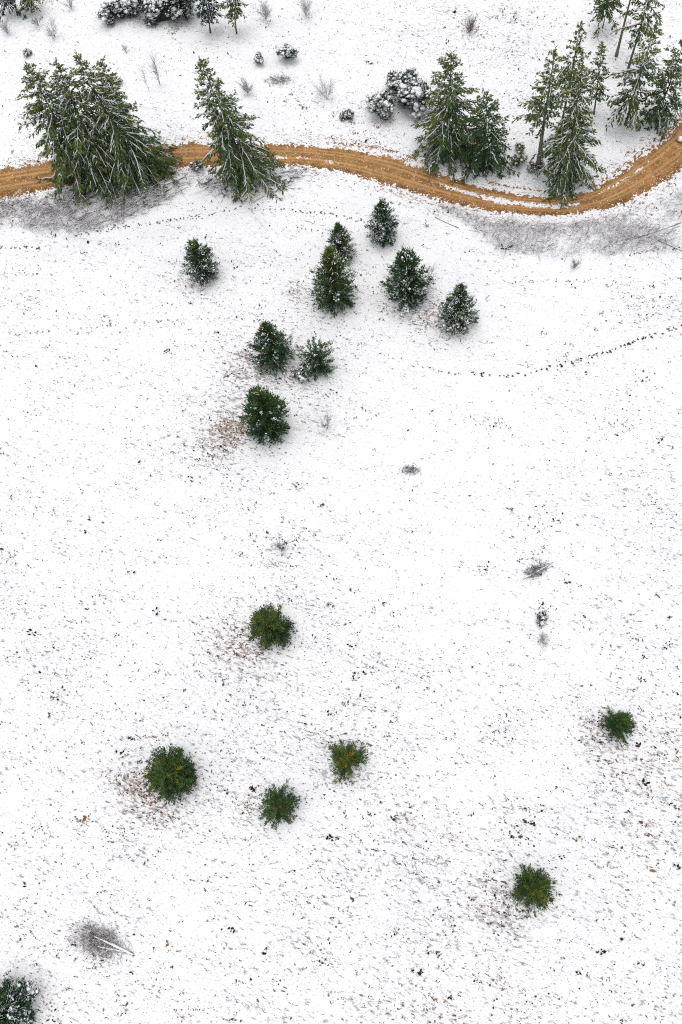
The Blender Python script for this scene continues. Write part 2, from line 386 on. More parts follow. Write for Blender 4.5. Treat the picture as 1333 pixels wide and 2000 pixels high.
ri = np.arange(RP.shape[0]*RP.shape[1]).reshape(RP.shape[:2])
kf = keep[:-1, :-1] & keep[1:, :-1] | keep[1:, 1:] & keep[:-1, 1:]
F = np.stack([ri[:-1, :-1], ri[1:, :-1], ri[1:, 1:], ri[:-1, 1:]], -1)[kf][:, ::-1]
used = np.unique(F); remap = np.full(ri.size, -1); remap[used] = np.arange(len(used))
rt = .25+0*VV
wv = .05*(fbm(us*.05, us*0, 2, 3)-.5)[:, None]
for c_, w_, a_ in ((.20, .05, .8), (.33, .05, 1), (.50, .035, .45), (.62, .06, .9), (.74, .04, .7)): rt = np.maximum(rt, a_*np.exp(-((VV+wv-c_)/w_)**2))
rt = rt*(1-sstep(.74, .95, VV))*(.5+1.0*fbm(us[:, None]*.2+VV*9, VV*8, 3, 15))
road = MB(); road.add(RP.reshape(-1, 3)[used], remap[F], rt.reshape(-1)[used])
mr, nt, b = new_mat('ochre_dirt', .85, .15); L = nt.links.new
tc = N('ShaderNodeTexCoord')
rut = attr('tint')
ob = tc.outputs['Object']
base = mixc(mapr(noise(.9, 5, .65, ob), .35, .68), (.15, .064, .014), (.35, .168, .050))
base = mixc(math_('MULTIPLY', rut, .95), base, (.52, .295, .120))
base = mixc(math_('MULTIPLY', mapr(noise(5, 4, .7, ob), .55, .75), .6), base, (.17, .075, .016))
base = mixc(math_('MULTIPLY', mapr(noise(2.6, 3, .6, ob), .58, .68), .8), base, (.19, .10, .025))
fle = math_('MULTIPLY', mapr(noise(7, 3, .6, ob, .5), .60, .66), math_('SUBTRACT', 1.0, math_('MULTIPLY', rut, .95)))
base = mixc(fle, base, (.85, .85, .86))
L(base, b.inputs['Base Color'])
bp = N('ShaderNodeBump', Strength=.4, Distance=.05); L(noise(6, 4, .6, ob), bp.inputs['Height']); L(bp.outputs[0], b.inputs['Normal'])
ro = road.build('dirt_road', mr); tag(ro, kind='structure')

# ------------------------------------------------------------------ grass tufts and stubble poking out of the snow (past counting)
def near_road(P):
    d = np.full(len(P), 1e9)
    for k in range(0, len(RC), 12): d = np.minimum(d, np.hypot(P[:, 0]-RC[k, 0], P[:, 1]-RC[k, 1]))
    return d < 2.1
def tuft_points(n, seed, pw, streaky, scale=1.0):
    r = np.random.default_rng(seed)
    P = np.stack([r.uniform(-62, 62, n), r.uniform(-26, 110, n), np.zeros(n)], -1)
    q = project(P); P = P[(q[:, 0] > -60) & (q[:, 0] < 1400) & (q[:, 1] > -60) & (q[:, 1] < 2060)]
    d, br, sc = cover(P)
    u = P[:, :2] @ STREAK; v = P[:, :2] @ CROSS
    st = fbm(u*.16, v*1.1, 3, 91); cl = fbm(P[:, 0]*.55, P[:, 1]*.55, 3, 97)
    w = np.clip(d, 0, 1.2)**pw*(sstep(.40, .72, st)*streaky+sstep(.42, .7, cl)*(1-streaky)*1.3+.06)*scale
    k = (r.uniform(size=len(P)) < w) & ~near_road(P)
    P = P[k]; P[:, 2] = terrain(P[:, 0], P[:, 1])
    return P, br[k], r
gt = MB()
def add_tufts(P, r, kmin, kmax, lmin, lmax, wmul, t0, t1, br, lift=.05):
    k = r.integers(kmin, kmax+1, len(P)); rep = np.repeat(np.arange(len(P)), k); n = len(rep)
    size = np.exp(r.normal(0, .35, len(P)))[rep]
    az = r.uniform(0, 6.28, n)+0; el = r.uniform(.1, 1.0, n)
    D = np.stack([np.cos(az)*np.cos(el), np.sin(az)*np.cos(el), np.sin(el)], -1)
    S = unit(np.stack([-np.sin(az), np.cos(az), r.uniform(-.3, .3, n)], -1))
    l = r.uniform(lmin, lmax, n)*size
    off = np.stack([r.normal(0, .5, n), r.normal(0, .5, n), np.zeros(n)], -1)*(l*.55)[:, None]
    along = r.normal(0, .5, n)[:, None]*l[:, None]*np.array([[STREAK[0], STREAK[1], 0]])
    t = r.uniform(t0, t1, len(P))[rep]
    t = np.where(r.uniform(size=n) < br[rep]*.9, r.uniform(.42, .58, n), t)
    gt.diamonds(P[rep]+off+along+np.array([0, 0, .03]), D, S, l, l*wmul*r.uniform(.5, 1.2, n), t)
P, br, r = tuft_points(150000, 3, 1.5, .5, .55); add_tufts(P, r, 1, 3, .08, .20, .45, .3, .8, br)
print('fine tufts', len(P))
P, br, r = tuft_points(90000, 4, 1.3, .6, .50); add_tufts(P, r, 1, 3, .08, .18, .6, .0, .45, br)
print('dark tufts', len(P))
P, br, r = tuft_points(14000, 5, 2.0, .8, .22); add_tufts(P, r, 4, 9, .10, .26, .55, .0, .2, br)
print('big tufts', len(P))
# named clusters of darker stalks seen in the photograph
CL = [(970, 828, 16, 40), (985, 1415, 34, 90), (1015, 1632, 26, 50), (1070, 1012, 22, 30), (950, 1110, 14, 22), (75, 1628, 26, 45), (585, 948, 8, 14), (590, 1050, 8, 14), (1050, 1010, 26, 16), (835, 1318, 6, 12), (650, 1385, 10, 16),
      (935, 1918, 9, 20), (880, 1806, 22, 26), (700, 1320, 9, 12), (110, 1360, 7, 12), (1230, 820, 30, 40), (1240, 590, 34, 60), (1220, 560, 30, 30), (1060, 650, 8, 12), (398, 975, 6, 12), (20, 1085, 20, 24), (30, 1190, 26, 26),
      (1060, 1190, 12, 18), (480, 690, 18, 40), (1240, 740, 26, 24), (280, 1550, 14, 30), (485, 1575, 12, 30), (960, 1760, 40, 50), (450, 840, 26, 60), (430, 880, 30, 40), (1170, 1420, 18, 36), (550, 1060, 9, 16), (940, 1570, 6, 10), (905, 260, 60, 30), (1000, 110, 90, 70), (900, 60, 60, 50), (1270, 100, 60, 30)]
r = np.random.default_rng(8)
for (px, py, rad, n) in CL:
    P = at(px+r.normal(0, rad*.7, n), py+r.normal(0, rad*.55, n)); add_tufts(P, r, 1, 2, .06, .18, .6, .0, .5, np.zeros(n))
for (px, py, rad, n) in [(920, 55, 18, 60), (935, 85, 16, 22), (990, 105, 22, 16), (1010, 135, 20, 14), (965, 95, 10, 10), (700, 252, 22, 16), (745, 266, 20, 20), (312, 270, 16, 16), (352, 262, 14, 14), (18, 408, 20, 60), (60, 395, 30, 30), (255, 30, 14, 40), (340, 56, 16, 40), (455, 5, 12, 24), (90, 3, 14, 50),
      (870, 105, 10, 12), (690, 240, 8, 12), (50, 232, 12, 18), (20, 330, 24, 16), (1030, 195, 8, 14), (590, 300, 6, 4), (1160, 330, 30, 20), (1230, 300, 20, 18), (1310, 362, 16, 22), (1040, 445, 10, 16), (1080, 432, 40, 16), (450, 835, 40, 60), (425, 865, 34, 40), (470, 1250, 34, 50), (280, 1535, 30, 50), (320, 1560, 30, 24), (850, 618, 34, 60), (375, 552, 34, 40), (520, 722, 24, 24), (570, 733, 16, 16), (530, 868, 20, 20), (660, 612, 26, 22), (735, 425, 14, 22), (880, 655, 20, 20)]:
    P = at(px+r.normal(0, rad*.7, n), py+r.normal(0, rad*.5, n)); add_tufts(P, r, 1, 3, .06, .18, .5, .36, .56, np.zeros(n))
tf = gt.build('grass_tufts', M['tuft']); tag(tf, 'dark dry grass tufts poking through thin snow all over the field', 'grass', kind='stuff')

# ------------------------------------------------------------------ animal tracks: rows of bare prints trodden through the snow
TRACKS = [[(-20, 487), (40, 484), (85, 483)], [(150, 462), (250, 441), (330, 430), (420, 419), (470, 408), (640, 418), (720, 432)], [(190, 447), (330, 428), (400, 425)], [(520, 441), (600, 447), (660, 455)],
          [(0, 662), (60, 650), (160, 638), (300, 630), (420, 625), (540, 627)], [(700, 675), (760, 695), (850, 722), (905, 732)], [(910, 733), (985, 735), (1050, 722), (1130, 703), (1190, 688), (1260, 662), (1345, 636)], [(1230, 500), (1290, 488), (1345, 478)],
          [(640, 245), (700, 262), (760, 285)], [(1000, 555), (1080, 548), (1150, 545)]]
STR = [1.3, .75, .5, .6, .5, .5, 1.15, .7, .5, .5]
for tr, strg in zip(TRACKS, STR):
    W = at([p[0] for p in tr], [p[1] for p in tr]); cs = np.concatenate([[0], np.cumsum(np.linalg.norm(np.diff(W[:, :2], axis=0), axis=1))])
    n = int(cs[-1]/.27); s_ = np.sort(np.linspace(0, cs[-1], n)+r.normal(0, .16, n))
    P = np.stack([np.interp(s_, cs, W[:, k]) for k in range(3)], -1)
    T = unit(np.gradient(P, axis=0)); side = np.stack([-T[:, 1], T[:, 0], np.zeros(n)], -1)
    P = P+side*(np.where(np.arange(n) % 2, .09, -.09)+r.normal(0, .05, n)+.6*(fbm(s_*.12, s_*0, 2, 5)-.5))[:, None]
    kp = r.uniform(size=n) < (.25+.5*strg)*(.45+1.1*fbm(s_*.3, s_*0+3, 2, 9)); P = P[kp]; T = T[kp]; side = side[kp]; n = len(P)
    fb = MB(); P[:, 2] = terrain(P[:, 0], P[:, 1])+.045
    for k in range(3):
        a_ = r.normal(0, .6, n); D = T*np.cos(a_)[:, None]+side*np.sin(a_)[:, None]; S = side*np.cos(a_)[:, None]-T*np.sin(a_)[:, None]
        l = r.uniform(.08, .28, n)*(.6+.4*strg); D[:, 2] += r.uniform(.02, .3, n)
        fb.diamonds(P-D*l[:, None]/2+r.normal(0, .05, (n, 3))*[1, 1, 0]+[0, 0, .012*k], D, S, l, l*r.uniform(.4, .7, n), r.uniform(.05, .5, n) if strg > .7 else np.where(r.uniform(size=n) < .5, r.uniform(.1, .4, n), r.uniform(.6, .85, n)))
    tag(fb.build('animal_path', M['tuft']), kind='structure')

# ------------------------------------------------------------------ scrub and strewn branches beside the road (past counting)
def scrub(zone, n, seed, t0, t1, label, lean=.25, lmax=2.2):
    r = np.random.default_rng(seed); z = ZONES[zone]; a = np.array(z)
    q = np.stack([r.uniform(a[:, 0].min(), a[:, 0].max(), n*4), r.uniform(a[:, 1].min(), a[:, 1].max(), n*4)], -1)
    q = q[in_poly(q, z)]; P = at(q[:, 0], q[:, 1])
    w = sstep(.35, .62, fbm(P[:, 0]*.3, P[:, 1]*.3, 3, 61+zone)); P = P[(r.uniform(size=len(P)) < .15+.85*w) & ~near_road(P)][:n]
    m = len(P); az = r.uniform(0, 6.28, m); az = np.where(r.uniform(size=m) < .45, math.atan2(.35, 1)+r.normal(0, .4, m), az); el = np.abs(r.normal(0, lean, m))
    D = np.stack([np.cos(az)*np.cos(el), np.sin(az)*np.cos(el), np.sin(el)], -1); l = r.uniform(.25, lmax, m)*r.uniform(.3, 1, m)
    P = P+np.array([0, 0, .03])+np.stack([0*l, 0*l, r.uniform(0, .35, m)*w[:1].mean()], -1)
    t = r.choice([0, 1, 2], m, p=[.2, .3, .5]); t = np.where(t == 0, r.uniform(0, .3, m), np.where(t == 1, r.uniform(.3, .6, m), r.uniform(.7, 1, m)))
    t = t0+(t1-t0)*t
    b_ = MB(); rad = r.uniform(.012, .030, m)*(.6+.4*l)
    mid = P+D*l[:, None]*.5; D2 = unit(D+r.normal(0, .18, (m, 3))); end = mid+D2*l[:, None]*.5
    end[:, 2] = np.maximum(end[:, 2], terrain(end[:, 0], end[:, 1])+.03)
    b_.prisms(P, mid, rad, rad*.8, t); b_.prisms(mid, end, rad*.8, rad*.4, t)
    for k in range(3):                                             # side twigs
        o = P+(end-P)*r.uniform(.2, .9, m)[:, None]; Dt = unit(D+rand_unit(m, r)*.8); Dt[:, 2] = np.abs(Dt[:, 2])*.6
        b_.prisms(o, o+Dt*(l*r.uniform(.15, .4, m))[:, None], rad*.6, rad*.3, np.clip(t+r.normal(0, .12, m), 0, 1))
    tag(b_.build('brushwood', M['twig']), label, 'brushwood', kind='stuff')
scrub(0, 2000, 21, .2, 1, 'tangle of felled snowy branches on the slope below the left spruces')
scrub(1, 420, 22, .05, 1, 'thin snowy scrub at the road edge around the lone spruce')
scrub(2, 3000, 23, .38, 1.0, 'grey snow dusted scrub along the outside of the road bend', .5, 1.5)

# ------------------------------------------------------------------ trees
def set_trunk(root, h, r0, r, lean=(0, 0), z_top=1.0, tint=.5, sides=8, name='trunk'):
    k = 10; s = np.linspace(0, 1, k); b_ = MB()
    pts = np.stack([lean[0]*s+.04*np.sin(s*5+r.uniform(0, 6)), lean[1]*s+.04*np.sin(s*4+r.uniform(0, 6)), -.15+(h*z_top+.15)*s], -1)
    b_.tube(pts, r0*(1-s*.93)*(1+.35*np.exp(-s*18)), sides, tint)
    return b_

def spruce(loc, h, R, seed, label, cb=.03, snow=.5, tint=.42, droop=.55, group='tall spruces along the dirt road', dens=1.0, prof=.64, onesided=None, name='spruce_tree', cat='spruce', bark=.55, mat='needles', lean=(0, 0), stem=.012):
    r = np.random.default_rng(seed)
    root = thing(name, loc, label, cat, group)
    lm = set_trunk(root, h, max(.07, h*stem), r, tint=bark)
    zb = h*cb; cr = MB(); sn = MB()
    z = zb; BA = []
    nw = max(10, int((h-zb)/(.50/dens)))
    for i in range(nw):
        t = (i+.5)/nw; zz = zb+(h-zb)*t
        Lm = R*((1-t)**prof)*min(1, .45+t*3.6)+.12*R*(1-t)+.12
        nb = max(4, int((5.2+2.0*(1-t))*dens)); ph0 = r.uniform(0, 6.28)
        for k in range(nb):
            ph = ph0+k*6.28/nb+r.normal(0, .22)
            Lb = Lm*r.uniform(.55, 1.25)
            if r.uniform() < .10: Lb *= .5
            if onesided is not None:
                Lb *= 1-.55*(0.5-0.5*math.cos(ph-onesided))
            BA.append((zz+r.normal(0, .10), ph, Lb, t))
    for (zz, ph, Lb, t) in BA:
        e = np.array([math.cos(ph), math.sin(ph), 0])
        up = .25+.75*t**2; dr = droop*(1.25-t)*r.uniform(.6, 1.3)
        s = np.linspace(0, 1, 7)
        zo = Lb*(up*.45*s-dr*1.25*s**1.7+.12*s**4)
        bend = r.normal(0, .18)*Lb*s**2+r.normal(0, .05)*Lb*np.sin(s*5)
        pts = e[None]*(Lb*s)[:, None]+np.array([-e[1], e[0], 0])[None]*bend[:, None]+np.stack([0*s, 0*s, zz+zo], -1)
        pts[:, 2] = np.maximum(pts[:, 2], .12)
        lm.prisms(pts[:-1], pts[1:], .035*(Lb/R+.3)*(1-s[:-1]*.7), .035*(Lb/R+.3)*(1-s[1:]*.7), .25)
        # side sprays: hanging, pointing outward
        ns = max(4, int(Lb/.15)); ss = np.sort(r.uniform(.12, 1.0, ns)); sd = np.where(np.arange(ns) % 2, 1., -1.)
        B = np.stack([np.interp(ss, s, pts[:, k]) for k in range(3)], -1)
        Tn = unit(np.stack([np.interp(np.clip(ss+.05, 0, 1), s, pts[:, k])-np.interp(ss-.05, s, pts[:, k]) for k in range(3)], -1))
        sidev = unit(np.cross(Tn, np.array([0, 0, 1.])))
        hang = r.uniform(.1, .75, ns)*(1-.6*t)
        D1 = unit(Tn*.9+sidev*(sd*r.uniform(.4, .9, ns))[:, None]+np.array([0, 0, -1.])*hang[:, None])
        l1 = (.16+.26*Lb*(1-.55*ss)*np.minimum(1, ss*3+.35))*r.uniform(.6, 1.2, ns); l1 = np.minimum(l1, 1.0)*.95
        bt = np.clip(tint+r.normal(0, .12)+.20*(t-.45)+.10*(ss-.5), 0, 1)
        for q in range(4):
            f = r.uniform(0, .75, ns); O = B+D1*(l1*f)[:, None]+r.normal(0, .03, (ns, 3))
            Dq = unit(D1+rand_unit(ns, r)*.38); Sq = unit(np.cross(Dq, rand_unit(ns, r)*.6+np.array([0, 0, 1.])))
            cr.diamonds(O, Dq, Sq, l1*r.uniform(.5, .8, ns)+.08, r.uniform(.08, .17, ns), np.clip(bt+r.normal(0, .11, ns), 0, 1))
        # needles along the limb itself
        nm = ns+3; ss2 = r.uniform(.15, 1, nm); O = np.stack([np.interp(ss2, s, pts[:, k]) for k in range(3)], -1)-np.array([0, 0, .06])
        Tq = unit(e[None]*1.0+np.array([0, 0, -.5*dr])+rand_unit(nm, r)*.6); Sq = unit(np.cross(Tq, rand_unit(nm, r)+np.array([0, 0, 1.])))
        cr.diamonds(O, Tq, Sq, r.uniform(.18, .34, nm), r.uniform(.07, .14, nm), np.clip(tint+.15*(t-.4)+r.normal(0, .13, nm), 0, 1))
        # snow lying on the limb and on its sprays
        sp = snow*(1.05 if t < .75 else .5)
        if r.uniform() < min(.95, sp*1.25) and Lb > .45:
            a0 = r.uniform(.04, .25); a1 = r.uniform(.75, 1.0); sg = np.linspace(a0, a1, 9)
            Q = np.stack([np.interp(sg, s, pts[:, k]) for k in range(3)], -1)+e*.05+np.array([0, 0, .14]); Q += r.normal(0, .028, Q.shape)
            w = (.042+.030*min(1, Lb/R))*np.sin(np.linspace(.6, 2.9, 9))*r.uniform(.6, 1.3)*r.uniform(.75, 1.2, 9)
            sn.prisms(Q[:-1], Q[1:], w[:-1], w[1:], r.uniform(.2, 1))
        kk = r.uniform(size=ns) < snow*.44
        O = B[kk]+np.array([0, 0, .06]); n_ = int(kk.sum()); Dk = unit(D1[kk]+rand_unit(n_, r)*.15)
        sn.prisms(O, O+Dk*(l1[kk]*r.uniform(.5, 1.1, n_))[:, None], r.uniform(.03, .06, n_), r.uniform(.012, .03, n_), r.uniform(.1, 1, n_))
    # leader
    n_ = 26; zt = r.uniform(h*.93, h*1.03, n_); D = unit(rand_unit(n_, r)*.7+np.array([0, 0, 1.]))
    cr.diamonds(np.stack([0*zt, 0*zt, zt-.1], -1), D, unit(np.cross(D, rand_unit(n_, r))), r.uniform(.2, .45, n_), .10, np.clip(tint+.22+r.normal(0, .1, n_), 0, 1))
    for m_ in (lm, cr, sn):                                             # the whole tree leans
        for v in m_.v: v[:, :2] += np.array(lean)[None]*np.clip(v[:, 2:3]/h, 0, 1.1)
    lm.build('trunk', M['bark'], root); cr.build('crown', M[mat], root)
    if sn.n: tag(sn.build('snow', M['snow'], root), kind='stuff')
    return root

def prof_r(t, kind='egg'):
    t = np.asarray(t, float)
    if kind == 'cone': return np.clip(np.minimum(.72+t*1.9, 1.0), 0, 1)*np.clip((1-t)/.80, 0, 1)**.75*1.0
    if kind == 'round': return np.sqrt(np.clip(1-((t-.42)/.60)**2, 0, 1))
    return np.clip(np.minimum(.66+t*1.5, 1.0), 0, 1)*np.sqrt(np.clip((1.03-t)/.78, 0, 1))**1.15
def fit(box, kind, ratio=None):
    """ground point, height and radius of a crown that fills a box of the photograph"""
    x0, x1, y0, y1 = box; tgt = np.array([(x0+x1)/2, y0, y1, x1-x0], float)
    b0 = at((x0+x1)/2, y1-.25*(x1-x0)); R = (x1-x0)*mpp(b0)/2
    p = np.array([b0[0], b0[1], R*(ratio or 2.6), R])
    ph = np.linspace(0, 6.283, 24, endpoint=False); tt = np.linspace(.02, 1, 14)
    def f(p):
        h = ratio*p[3] if ratio else p[2]; z0 = terrain(p[0], p[1]); rr = p[3]*prof_r(tt, kind)
        P = np.stack([p[0]+rr[:, None]*np.cos(ph), p[1]+rr[:, None]*np.sin(ph), np.broadcast_to((z0+h*tt)[:, None], (14, 24))], -1)
        q = project(P.reshape(-1, 3)); return np.array([(q[:, 0].min()+q[:, 0].max())/2, q[:, 1].min(), q[:, 1].max(), np.ptp(q[:, 0])])
    free = [0, 1, 3] if ratio else [0, 1, 2, 3]
    for _ in range(14):
        c = f(p); e = tgt-c; J = np.zeros((4, len(free)))
        for j, k in enumerate(free):
            d = p.copy(); d[k] += .02; J[:, j] = (f(d)-c)/.02
        stp = np.linalg.lstsq(J, e, rcond=None)[0]; p[free] += np.clip(stp, -1.5, 1.5)*.8
        p[3] = max(p[3], .15); p[2] = np.clip(p[2], p[3]*1.2, p[3]*5.5)
    h = ratio*p[3] if ratio else p[2]
    return np.array([p[0], p[1], float(terrain(p[0], p[1]))]), h, p[3]

def conifer(box, seed, label, kind='egg', ratio=None, snow=.2, tint=.4, group='young conifers scattered over the field', dens=1.0, mat='pine', name='young_conifer', cat='young conifer', caps=0.0, shag=.12, spray=1.0, rough=.6, lobes=0):
    r = np.random.default_rng(seed); loc, h, R = fit(box, kind, ratio)
    root = thing(name, loc, label, cat, group)
    lm = set_trunk(root, h*.93, max(.04, .028*h), r, tint=.3, sides=6)
    cr = MB(); sn = MB(); sc = max(.45, min(1.2, R/2.4))
    nc = int(430*dens*(1 if R > 1.2 else .6))
    per_b = 4; nb = nc//per_b; nc = nb*per_b
    tb = np.clip((np.arange(nb)+r.uniform(0, 1, nb))/nb, .02, .985)**1.1
    pb = np.arange(nb)*2.39996+r.normal(0, .3, nb)
    lob = .5+.5*np.sin(pb*3+seed)*np.sin(tb*7+seed*1.7)+rough*(fbm(pb*.9+seed*3, tb*3.5+seed, 2, seed+3)-.5)*2
    Lb = R*prof_r(tb, kind)*(.90+.18*lob+r.normal(0, shag*.65, nb))          # boughs of uneven length leave a ragged outline
    zt = h*tb+r.normal(0, .015*h, nb); zr = np.maximum(.04*h, zt-Lb*r.uniform(.2, .75, nb)*(.4+tb))
    f = np.tile(np.linspace(.36, 1.0, per_b), nb); bi = np.repeat(np.arange(nb), per_b)
    t = tb[bi]; ph = pb[bi]+r.normal(0, .10, nc); rr = Lb[bi]*f
    C = np.stack([rr*np.cos(ph), rr*np.sin(ph), zr[bi]+(zt-zr)[bi]*f**1.3], -1)+r.normal(0, .05, (nc, 3))*sc*np.array([1, 1, .6])
    taper = 1.25-.48*f
    if lobes:
        la = r.uniform(0, 6.28, lobes); lr = R*r.uniform(.2, .80, lobes); lh = h*r.uniform(.22, .80, lobes); ls = r.uniform(.22, .50, lobes)
        li = r.integers(0, lobes, nc); dv = rand_unit(nc, r)*(r.uniform(.4, 1, nc)**.5*ls[li])[:, None]
        C = np.stack([lr[li]*np.cos(la[li]), lr[li]*np.sin(la[li]), lh[li]], -1)+dv*np.array([R, R, h*.62]); C[:, 2] = np.maximum(C[:, 2], .1)
        rr = np.hypot(C[:, 0], C[:, 1]); t = np.clip(C[:, 2]/h, 0, 1); taper = np.ones(nc)
    root_z = np.maximum(.05*h, C[:, 2]-rr*r.uniform(.35, .9, nc)*(.5+t))
    A = np.stack([0*t, 0*t, root_z], -1)
    lm.prisms(A, C, .03*sc, .01*sc, .2)
    if not lobes: A = np.stack([.3*C[:, 0], .3*C[:, 1], zr[bi]], -1)
    out = unit(C-A+np.array([0, 0, 1e-3]))
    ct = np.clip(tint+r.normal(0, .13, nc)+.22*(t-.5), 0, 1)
    per = int(26*spray); rep = np.repeat(np.arange(nc), per); n = len(rep)
    O = C[rep]+r.normal(0, 1, (n, 3))*np.array([.17, .17, .13])*sc*(taper[rep]*(.75+.4*(1-t[rep])))[:, None]-out[rep]*(r.uniform(0, .35, n)*sc)[:, None]
    D = unit(out[rep]*1.0+np.array([0, 0, .35])+rand_unit(n, r)*.55)
    S = unit(np.cross(D, rand_unit(n, r)*.7+np.array([0, 0, 1.])))
    O[:, 2] = np.maximum(O[:, 2], .08)
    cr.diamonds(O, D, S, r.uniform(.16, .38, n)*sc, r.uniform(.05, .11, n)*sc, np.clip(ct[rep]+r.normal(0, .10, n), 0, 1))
    # ragged shoot tips beyond the outline
    k2 = r.integers(0, nc, nc); D = unit(out[k2]+np.array([0, 0, .25])+rand_unit(nc, r)*.3)
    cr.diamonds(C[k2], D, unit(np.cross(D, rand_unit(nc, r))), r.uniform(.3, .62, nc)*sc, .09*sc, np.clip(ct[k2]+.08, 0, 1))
    if snow > 0:
        pat = fbm(ph*1.3+seed, t*6, 2, seed)
        ks = np.nonzero(r.uniform(size=nc) < np.clip(snow*2.6*(1.2-.85*t)*sstep(.35, .65, pat), 0, 1))[0]
        rp = np.repeat(ks, 3); n = len(rp)
        O = C[rp]+r.normal(0, 1, (n, 3))*np.array([.2, .2, .07])*sc+np.array([0, 0, .14*sc])+out[rp]*(.12*sc)
        sn.blobs(O, r.gamma(2.2, .032, n).clip(.03, .2)*sc, .55, .6, r)
        rp = np.repeat(ks, 3); n = len(rp)
        O = C[rp]+r.normal(0, 1, (n, 3))*np.array([.16, .16, .06])*sc+np.array([0, 0, .13*sc]); D = unit(out[rp]*np.array([1, 1, .6])+rand_unit(n, r)*.35)
        sn.prisms(O-D*(.15*sc), O+D*(r.uniform(.15, .42, n)*sc)[:, None], r.uniform(.02, .055, n)*sc, .012, .6)
    if caps > 0:
        ks = np.nonzero(r.uniform(size=nc) < caps)[0]
        sn.blobs(C[ks]+np.array([0, 0, .16*sc]), r.gamma(2.2, .085, len(ks)).clip(.06, .45)*sc, .55, .7, r)
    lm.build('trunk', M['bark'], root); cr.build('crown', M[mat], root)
    if sn.n: tag(sn.build('snow', M['snow'], root), kind='stuff')
    return root

def big(tip, base, w, seed, label, **kw):
    loc = at(*base); hs_ = np.linspace(.5, 45, 900)
    q = project(np.stack([np.full(900, loc[0]), np.full(900, loc[1]), loc[2]+hs_], -1))
    h = hs_[np.argmin(np.abs(q[:, 1]-tip[1]))]
    R = w*mpp(loc+np.array([0, 0, h*.3]))/2
    print(kw.get('name', 'spruce'), base, 'h %.1f R %.1f tip err x %.0f' % (h, R, q[np.argmin(np.abs(q[:, 1]-tip[1])), 0]-tip[0]))
    k_ = np.argmin(np.abs(q[:, 1]-tip[1])); e_ = (tip[0]-q[k_, 0])*mpp(loc+np.array([0, 0, h]))
    return spruce(loc, h, R, seed, label, lean=(RWC[0, 0]*e_, RWC[1, 0]*e_), **kw)

big((55, 128), (168, 345), 158, 101, 'dark bushy spruce at the left end of the big roadside clump', snow=.50, droop=.75)
big((112, 126), (207, 348), 140, 102, 'tall spruce with long white limbs, second from left in the big roadside clump', snow=.62, droop=.80)
big((150, 106), (272, 338), 158, 103, 'tallest spruce in the middle of the big roadside clump, limbs sweeping right', snow=.70, droop=.8, prof=.85)
big((197, 122), (248, 285), 62, 104, 'narrow olive topped spruce behind the tallest one of the big clump', snow=.40, tint=.55, prof=.5, cb=.3)
big((258, 262), (316, 334), 90, 105, 'low green spruce without snow at the right end of the big clump', snow=.10, tint=.48)
big((392, 117), (484, 342), 150, 106, 'lone leaning spruce standing by itself across the dirt road', snow=.62, droop=.65, prof=.8)
big((882, 108), (872, 298), 138, 107, 'taller left spruce of the pair above the road bend', snow=.55, droop=.6)
big((952, 185), (945, 320), 122, 108, 'shorter dark spruce on the right of the pair above the road bend', snow=.25, tint=.28, droop=.5)
big((1084, 97), (1051, 327), 105, 109, 'spruce with a long bare lower trunk standing left of the snowy bend spruce', cb=.42, bark=.8, stem=.017, snow=.30, tint=.52, onesided=math.pi, dens=.78, prof=.72, droop=.4)
big((1135, 48), (1092, 268), 72, 110, 'slim spruce rising behind the snowy bend spruce', cb=.42, snow=.25, tint=.48, dens=.8)
big((1138, 128), (1106, 352), 116, 111, 'big snow laden spruce overhanging the inside of the road bend', snow=.85, droop=.75, tint=.45)
big((1178, 85), (1160, 222), 42, 112, 'thin sparse spruce just right of the snowy bend spruce', cb=.25, snow=.4, tint=.5, dens=.75)
big((1198, -40), (1177, 55), 72, 113, 'small high crowned spruce with a short bare trunk at the upper frame edge', cb=.40, snow=.15, tint=.5, group='spruces at the upper right edge', dens=.9)
big((1262, -130), (1205, 110), 58, 114, 'very tall bare trunk whose crown lies beyond the upper frame edge', bark=.7, cb=.60, snow=.2, group='spruces at the upper right edge', dens=.9)
big((1288, -75), (1227, 138), 74, 115, 'spruce with thin bare trunk and olive crown behind the broad one at upper right', cb=.38, snow=.3, tint=.52, group='spruces at the upper right edge', dens=.75)
big((1283, 48), (1221, 243), 108, 116, 'broad open spruce with a short brown trunk at upper right', cb=.20, snow=.35, tint=.45, group='spruces at the upper right edge', dens=.72)
big((1340, 72), (1282, 236), 92, 117, 'dark dense spruce cut by the right frame edge above the road', cb=.03, snow=.35, tint=.36, group='spruces at the upper right edge', dens=.85)
UG = 'snowy young trees along the upper edge'
big((0, -60), (20, 26), 52, 118, 'young spruce with dark stem in the upper left corner', cb=.2, snow=.5, tint=.3, group=UG, mat='blue', name='young_spruce')
big((50, -50), (62, 24), 46, 119, 'young spruce beside the one in the upper left corner', cb=.2, snow=.5, tint=.5, group=UG, name='young_spruce')
big((392, -70), (412, 64), 55, 120, 'young spruce on a thin bare stem, left of the last two along the upper edge', cb=.25, snow=.6, tint=.3, group=UG, name='young_spruce', mat='blue')
big((450, -60), (463, 66), 46, 121, 'rightmost young spruce on a thin bare stem along the upper edge', cb=.28, snow=.4, tint=.5, group=UG, name='young_spruce')

